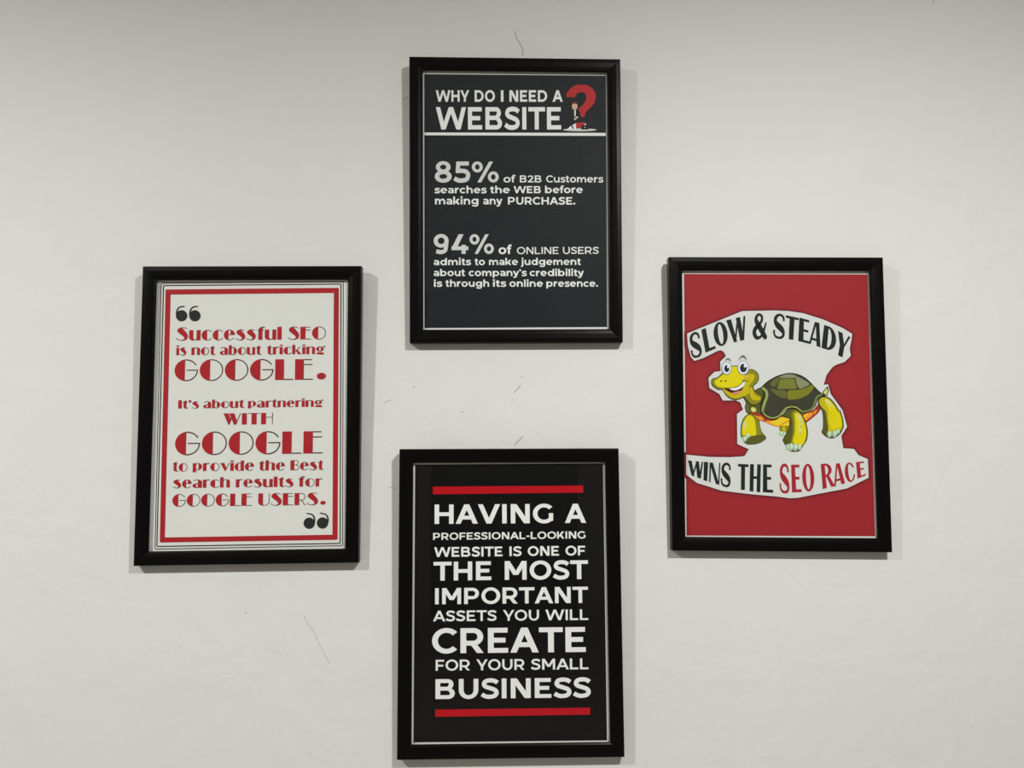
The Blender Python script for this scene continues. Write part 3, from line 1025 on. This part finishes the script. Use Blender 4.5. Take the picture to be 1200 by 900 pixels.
BLU = ink('cheek_blush', (222, 172, 60), .02)


def cv(o, pts, n=5):
    return zp(*o, spl(pts, n, True))


def A(m_, *polys):
    return [(m_, p) for p in polys]


def turtle(name, items, base, label=None):
    """items: [(material, polygon)], each one a hair in front of the last"""
    mats = []
    V, F, M = [], [], []
    for k, (m_, poly) in enumerate(items):
        if m_ not in mats:
            mats.append(m_)
        off = FR.n * (.0092 - .00012 * base - .000012 * k)
        p0 = FR.p0 + off
        b0 = len(V)
        V += [on_plane(x, y, p0, FR.n) for x, y in poly]
        F.append(tuple(range(b0, b0 + len(poly))))
        M.append(mats.index(m_))
    o = mesh_obj(name, V, F, mats, None, M)
    o.parent = FR.poster
    o.matrix_parent_inverse = Matrix.Identity(4)
    if label:
        o['label'] = label
    return o


def conv(src, dst, pts):
    return [((src[0] + x / src[2] - dst[0]) * dst[2], (src[1] + y / src[2] - dst[1]) * dst[2]) for x, y in pts]


def ribz(o, pts, w):
    return [zp(*o, p) for p in rib(pts, w)]


# belly
it = A(BRD, cv(zd, [(290, 130), (400, 110), (560, 180), (680, 240), (800, 180), (900, 160), (975, 200), (975, 365), (800, 378), (680, 356), (520, 286), (420, 256), (340, 190)]))
it += A(ORA, cv(zd, [(350, 165), (430, 160), (530, 250), (480, 262), (400, 225)]), cv(zd, [(540, 285), (620, 270), (740, 290), (800, 370), (680, 350)]))
it += A(BYE, cv(zd, [(640, 290), (760, 250), (830, 205), (970, 235), (972, 262), (860, 320), (780, 360), (680, 330)]), zp(*zd, [(800, 362), (972, 275), (972, 362)]))
it += A(BRD, cv(zc_, [(150, 860), (200, 790), (340, 760), (430, 660), (475, 720), (440, 800), (330, 900), (250, 960), (220, 975)]))
it += A(ORA, zp(*ze, [(236, 110), (300, 66), (420, 40), (400, 110), (290, 200)]), zp(*ze, [(440, 20), (500, 5), (450, 75), (425, 95)]))
it += A(BYE, zp(*ze, [(240, 108), (300, 70), (330, 75), (280, 150)]))
turtle('tortoise_belly', it, 6, 'orange and yellow underside')


def nails(o, lst):
    r = []
    for (cx, cy, rx, ry) in lst:
        r += A(NAILC, zp(*o, disc(cx, cy, rx, ry, 16)[0]))
        r += A(NAILL, zp(*o, disc(cx + rx * .25, cy - ry * .30, rx * .42, ry * .6, 12)[0]))
    return r


# far small leg, near front leg, middle leg, hind leg
it = A(OLV, cv(zd, [(800, 385), (880, 365), (960, 365), (955, 450), (900, 500), (820, 480)])) + A(YEL2, cv(zd, [(850, 385), (900, 375), (905, 450), (860, 460)]))
it += nails(zd, [(830, 500, 40, 48), (885, 510, 36, 44)])
turtle('tortoise_leg', it, 6)
it = A(OUT, cv(zd, [(265, 146), (175, 216), (125, 350), (124, 540), (200, 668), (300, 690), (440, 668), (568, 578), (490, 460), (455, 330), (440, 262), (330, 160)]))
it += A(OLV, cv(zd, [(270, 154), (182, 222), (137, 350), (135, 540), (205, 655), (300, 676), (430, 655), (552, 575), (480, 460), (444, 330), (430, 270), (330, 170)]))
it += A(YEL, cv(zd, [(265, 175), (200, 240), (155, 350), (145, 500), (200, 530), (380, 525), (385, 400), (370, 280), (330, 200)]))
it += A(HLT, cv(zd, [(185, 270), (225, 290), (225, 370), (185, 420), (155, 380)]))
it += A(OLD, cv(zd, [(205, 650), (250, 590), (310, 545), (420, 525), (500, 520), (550, 572), (430, 648), (290, 672)]))
it += nails(zd, [(185, 590, 48, 46), (242, 535, 40, 40)])
turtle('tortoise_leg', it, 7)
midleg_out = [(860, 200), (880, 140), (960, 60), (1080, 50), (1180, 110)] + conv(ze, zd, [(235, 100), (297, 240), (326, 400), (308, 530), (240, 645), (180, 725), (100, 742), (20, 730)]) + [(930, 735), (868, 640), (864, 590), (945, 450), (980, 330), (972, 230)]
it = A(OUT, cv(zd, midleg_out, 4))
it += A(OLD, cv(zd, [(885, 190), (900, 140), (970, 72), (1080, 64), (1170, 120)] + conv(ze, zd, [(225, 112), (285, 244), (312, 400), (296, 520), (230, 634), (175, 712), (100, 728), (24, 716)]) + [(940, 722), (882, 636), (880, 590), (958, 455), (994, 330), (985, 230)], 4))
it += A(OLV, cv(ze, [(50, 40), (130, 10), (190, 60), (240, 150), (290, 280), (305, 400), (290, 520), (225, 640), (100, 640), (30, 600), (60, 400), (60, 200), (36, 100)]))
it += A(YEL, cv(ze, [(90, 70), (160, 60), (225, 130), (275, 260), (298, 400), (282, 520), (225, 625), (110, 600), (60, 560), (95, 400), (100, 200)]))
it += A(HLT, cv(ze, [(130, 90), (160, 75), (215, 130), (235, 220), (205, 300), (215, 400), (175, 430), (165, 330), (170, 240)]))
for cx, cy in ((210, 215), (190, 412), (205, 300)):
    it += A(OLV, zp(*ze, disc(cx, cy, 9, 9, 8)[0]))
it += nails(ze, [(-25, 660, 42, 55), (30, 655, 44, 68), (105, 662, 42, 66), (178, 655, 38, 55)])
turtle('tortoise_leg', it, 8)
hl_out = conv(zc_, ze, [(425, 610), (445, 540), (540, 512), (655, 562), (748, 675), (808, 790)]) + [(890, 0), (940, 150), (955, 300), (908, 408), (830, 480), (760, 504), (690, 498), (610, 450), (568, 390), (590, 320), (592, 150)] + conv(zc_, ze, [(500, 780), (445, 690)])
it = A(OUT, cv(ze, hl_out, 4))
it += A(OLD, cv(ze, conv(zc_, ze, [(436, 615), (455, 550), (540, 524), (645, 572), (738, 682), (798, 795)]) + [(878, 4), (928, 150), (942, 300), (898, 398), (830, 468), (760, 492), (690, 486), (620, 440), (582, 388), (604, 320), (606, 150)] + conv(zc_, ze, [(512, 780), (457, 690)]), 4))
it += A(YEL2, cv(ze, conv(zc_, ze, [(450, 620), (470, 560), (540, 535), (640, 580), (730, 690), (792, 800)]) + [(870, 6), (920, 150), (932, 300), (890, 370), (780, 380), (690, 420), (680, 300), (660, 150)] + conv(zc_, ze, [(570, 790), (490, 700)]), 4))
it += A(YEL, cv(ze, conv(zc_, ze, [(560, 560), (640, 600), (720, 700), (780, 810)]) + [(860, 20), (905, 150), (915, 290), (800, 340), (730, 330), (700, 150)] + conv(zc_, ze, [(620, 760), (560, 640)]), 4))
it += A(HLT, cv(zc_, [(545, 580), (600, 570), (655, 620), (690, 700), (650, 690), (590, 640)]))
for cx, cy in ((742, 70), (742, 135), (800, 200), (790, 105)):
    it += A(OLV, zp(*ze, disc(cx, cy, 9, 9, 8)[0]))
it += nails(ze, [(705, 430, 42, 58), (795, 425, 42, 62), (855, 385, 34, 48)])
turtle('tortoise_leg', it, 8)
turtle('tortoise_tail', A(OUT, zp(*zc_, [(500, 450), (590, 345), (606, 350), (616, 420), (586, 515), (540, 490)])) + A(HLT, zp(*zc_, [(520, 450), (585, 375), (600, 420), (575, 500)])), 7)
# neck and collar behind the head
it = A(OUT, cv(zb, [(20, 590), (60, 700), (45, 780), (70, 870), (130, 900), (300, 905), (370, 870), (380, 560), (340, 440), (240, 470), (200, 500)]))
it += A(OLD, cv(zb, [(35, 600), (75, 700), (60, 780), (85, 860), (140, 885), (320, 890), (350, 760), (370, 560), (340, 455), (250, 478), (210, 520)]))
it += A(RIM, *ribz(zb, [(82, 730), (78, 790), (105, 860)], 18)) + A(HLT, cv(zb, [(150, 800), (200, 785), (245, 830), (220, 865), (170, 860)]))
it += A(BRD, cv(zb, [(130, 880), (200, 868), (290, 890), (340, 930), (260, 935)]))
turtle('tortoise_neck', it, 8)
# shell
top = [(893.3, 452.3), (900, 446.3), (910, 440.7), (920, 437.7), (927.3, 437.0), (935.3, 438.5), (943.3, 442.3), (950, 448), (958, 456.5), (963.3, 461.0), (968.0, 463.6)]
bot = [(960.5, 464.9), (957.6, 470), (955.3, 476.7), (948.7, 481.5), (942.7, 483.5), (938.7, 482.9), (934, 479.5), (930, 476.2), (924.7, 476.2), (918.7, 480), (915, 485.5), (910.7, 490.6), (905.3, 491.9), (897.3, 488.6), (892, 483.7), (890.4, 479), (891.3, 473), (894.2, 465), (894.3, 459), (891.5, 455)]
it = A(OUT, spl(top + bot, 4, True))
itop = [(895.5, 453.0), (901, 447.6), (910.5, 442.0), (920.3, 439.0), (927.3, 438.3), (935, 439.8), (942.6, 443.5), (949.1, 449.1), (957.0, 457.4), (962, 461.4)]
it += A(SHD, spl(itop + [(957.6, 463.6), (955.5, 468.6), (952.8, 476), (949, 479.3), (943.5, 480.7), (938.9, 479.3), (934, 475.4), (930, 474)] +
           zp(*zd, [(1020, 12), (960, 15), (880, 60), (810, 120), (740, 190), (640, 192), (565, 135), (535, 60), (540, 0)]) + zp(*zb, [(410, 760), (455, 620), (460, 500), (430, 450)]), 4, True))
# plates, with their own dark seams
it += A(PL3, cv(zb, [(490, 372), (545, 300), (648, 268), (600, 395), (530, 420)]))
it += A(PL2, cv(zb, [(640, 258), (740, 212), (860, 204), (960, 238), (895, 268), (690, 268)]))
it += A(PL1, zp(*zb, [(662, 290), (690, 284), (890, 282), (914, 292), (960, 440), (940, 462), (640, 462), (612, 446)]))
it += A(PL2, cv(zb, [(935, 290), (970, 250), (1060, 290), (1180, 372), (1110, 420), (1000, 455)]))
it += A(PL3, cv(zb, [(498, 462), (620, 478), (758, 494), (765, 622), (650, 600), (555, 535)]))
it += A(PL4, cv(zb, [(805, 494), (1000, 476), (1120, 440), (1230, 385), (1255, 420), (1230, 480), (1150, 565), (1000, 632), (880, 648), (800, 636)]))
it += A(PL2, *ribz(zb, [(700, 236), (860, 222), (930, 240)], 14))
# rolled rim
it += A(RIM, *ribz(zb, [(345, 440), (420, 500), (428, 600), (385, 730), (350, 860)], 58))
it += A(RIML, *ribz(zb, [(350, 445), (420, 505), (425, 600), (378, 730), (345, 860)], 30))
rimline = zp(*zd, [(500, 20), (505, 90), (540, 160), (620, 212), (700, 222), (780, 195), (850, 125), (915, 55), (1000, 28), (1100, 36)]) + zp(*zc_, [(60, 715), (130, 772), (200, 782), (300, 752), (352, 690), (380, 600), (420, 522), (500, 486)])
it += A(RIM, *rib(rimline, 2.5))
it += A(RIML, *rib(rimline[:-6], 1.1))
turtle('tortoise_shell', it, 10, 'dark green shell with mossy plates and a rolled rim')
# head
it = A(OUT, cv(za, [(128, 560), (145, 508), (235, 482), (325, 402), (480, 290), (545, 276), (620, 295), (780, 345), (850, 338), (935, 392), (968, 480), (938, 575), (872, 640), (905, 735), (1005, 800), (1020, 880), (960, 950), (840, 970), (760, 900), (705, 835), (640, 862), (540, 880), (450, 850), (372, 780), (325, 706), (240, 698), (175, 658), (135, 612)]))
it += A(OLV, cv(za, [(138, 560), (152, 516), (240, 492), (330, 412), (482, 300), (545, 286), (620, 305), (780, 355), (850, 350), (925, 400), (956, 480), (928, 568), (860, 638), (895, 740), (998, 810), (1008, 880), (950, 940), (850, 958), (765, 890), (705, 822), (640, 850), (540, 868), (455, 840), (380, 772), (330, 696), (240, 688), (182, 650), (144, 606)]))
it += A(YEL2, cv(za, [(330, 680), (420, 660), (700, 560), (720, 460), (840, 420), (890, 470), (850, 560), (790, 640), (790, 760), (720, 800), (640, 835), (540, 850), (460, 825), (390, 765)]))
it += A(YEL2, cv(za, [(800, 660), (850, 680), (900, 790), (985, 830), (990, 870), (930, 890), (850, 870), (810, 790)]))
it += A(YEL, cv(za, [(190, 555), (230, 515), (330, 440), (480, 310), (540, 292), (600, 310), (660, 420), (730, 455), (700, 530), (630, 605), (520, 652), (400, 664), (280, 660), (205, 610)]))
it += A(OLD, *ribz(za, [(150, 600), (200, 648), (300, 668), (420, 672), (560, 650), (650, 600), (700, 545)], 7))
it += A(MOU, cv(za, [(360, 676), (470, 680), (570, 662), (650, 608), (705, 545), (700, 640), (650, 722), (560, 772), (470, 748), (400, 712)]))
it += A(TON, cv(za, [(490, 762), (560, 735), (655, 716), (610, 765), (545, 785)]))
it += A(EYW, cv(za, [(452, 680), (570, 660), (650, 610), (712, 552), (704, 630), (610, 695), (520, 712)]))
it += A(BLU, zp(*za, disc(745, 470, 48, 26, 16)[0]))
it += A(MOU, *ribz(za, [(670, 520), (700, 545), (800, 548)], [10, 9, 3]))
for cx in (305, 380):
    it += A(OUT, zp(*za, disc(cx, 545, 15, 13, 10)[0]))
for (cx, cy, rx, ry, ix, iy, hx, hy) in ((398, 325, 88, 112, 46, 62, 16, 24), (690, 315, 102, 124, 60, 76, 21, 30)):
    it += A(EYG, zp(*za, disc(cx, cy, rx, ry)[0])) + A(EYW, zp(*za, disc(cx, cy - 2, rx - 14, ry - 14)[0]))
    it += A(OUT, zp(*za, disc(cx + 2, cy + 5, ix, iy)[0])) + A(IRI, zp(*za, disc(cx - 4, cy + 18, ix * .72, iy * .66)[0]))
    it += A(EYW, zp(*za, disc(cx + ix * .5, cy - iy * .42, hx, hy, 12)[0]))
it += A(OUT, *ribz(za, [(375, 190), (400, 160), (435, 155), (478, 200)], [8, 14, 14, 8])) + A(OUT, *ribz(za, [(620, 168), (655, 120), (700, 108), (752, 168)], [9, 17, 17, 9]))
turtle('tortoise_head', it, 12, 'smiling yellow head with two big eyes')

# ------------------------------------------------------------------ hairline cracks and nicks in the plaster
CRACK = mat('crack_shadow', (118, 114, 104), 0.9, 0.1)
CH = mat('plaster_nick', (176, 173, 164), 0.9, 0.1)


def crack(pts, wpx, m):
    V, F = [], []
    for q in rib(pts, wpx, False):
        b0 = len(V)
        V += [on_plane(x, y, Vector((0, -.00025, 0)), Vector((0, 1, 0))) for x, y in q]
        F.append((b0, b0 + 1, b0 + 2, b0 + 3))
    o = mesh_obj('plaster_crack', V, F, m)
    o.parent = wall_back


crack([(603, 36), (604.5, 42), (606.5, 47), (609, 50), (611, 54), (612.5, 58), (613, 65)], .55, CRACK)
crack([(603, 522), (605, 519), (607, 517), (610, 514), (613, 511)], .6, CRACK)
crack([(602, 460.5), (606, 456.5), (610, 451.5)], .55, CRACK)
crack([(455, 571), (460, 571.5), (464, 573)], .7, CH)
crack([(471, 117), (474.5, 116), (478, 113)], .6, CH)
crack([(356, 722), (361, 731), (366, 737), (371, 748), (378, 762), (386, 778)], .4, CH)
crack([(450, 472), (455, 470), (459, 468.5)], .6, CH)
for x, y in ((288, 718), (485, 453), (611.3, 441.5), (542, 483), (1094, 2)):
    crack([(x - .6, y), (x + .6, y)], 1.1, CRACK)

# ------------------------------------------------------------------ ceiling downlights above the frame of view
TRIM = mat('white_trim', (235, 235, 232), 0.4, 0.4)
for (lx, ly, lb) in ((LIGHT_A[0], LIGHT_A[1], 'round white ceiling downlight in the nearest row, right one'), (LIGHT_B[0], LIGHT_B[1], 'round white ceiling downlight in the nearest row, left one')):
    polys = arc(0, 0, .075, .075, .022, .022, 0, 360, 28)
    V, F = [], []
    for q in polys:
        b0 = len(V)
        V += [(lx + x, ly + y, ZC - .006) for x, y in q] + [(lx + x, ly + y, ZC) for x, y in q]
        F += [(b0, b0 + 1, b0 + 2, b0 + 3), (b0 + 1, b0, b0 + 4, b0 + 5), (b0 + 3, b0 + 2, b0 + 6, b0 + 7)]
    o = mesh_obj('ceiling_light', V, F, TRIM)
    o['label'] = lb
    o['category'] = 'light'
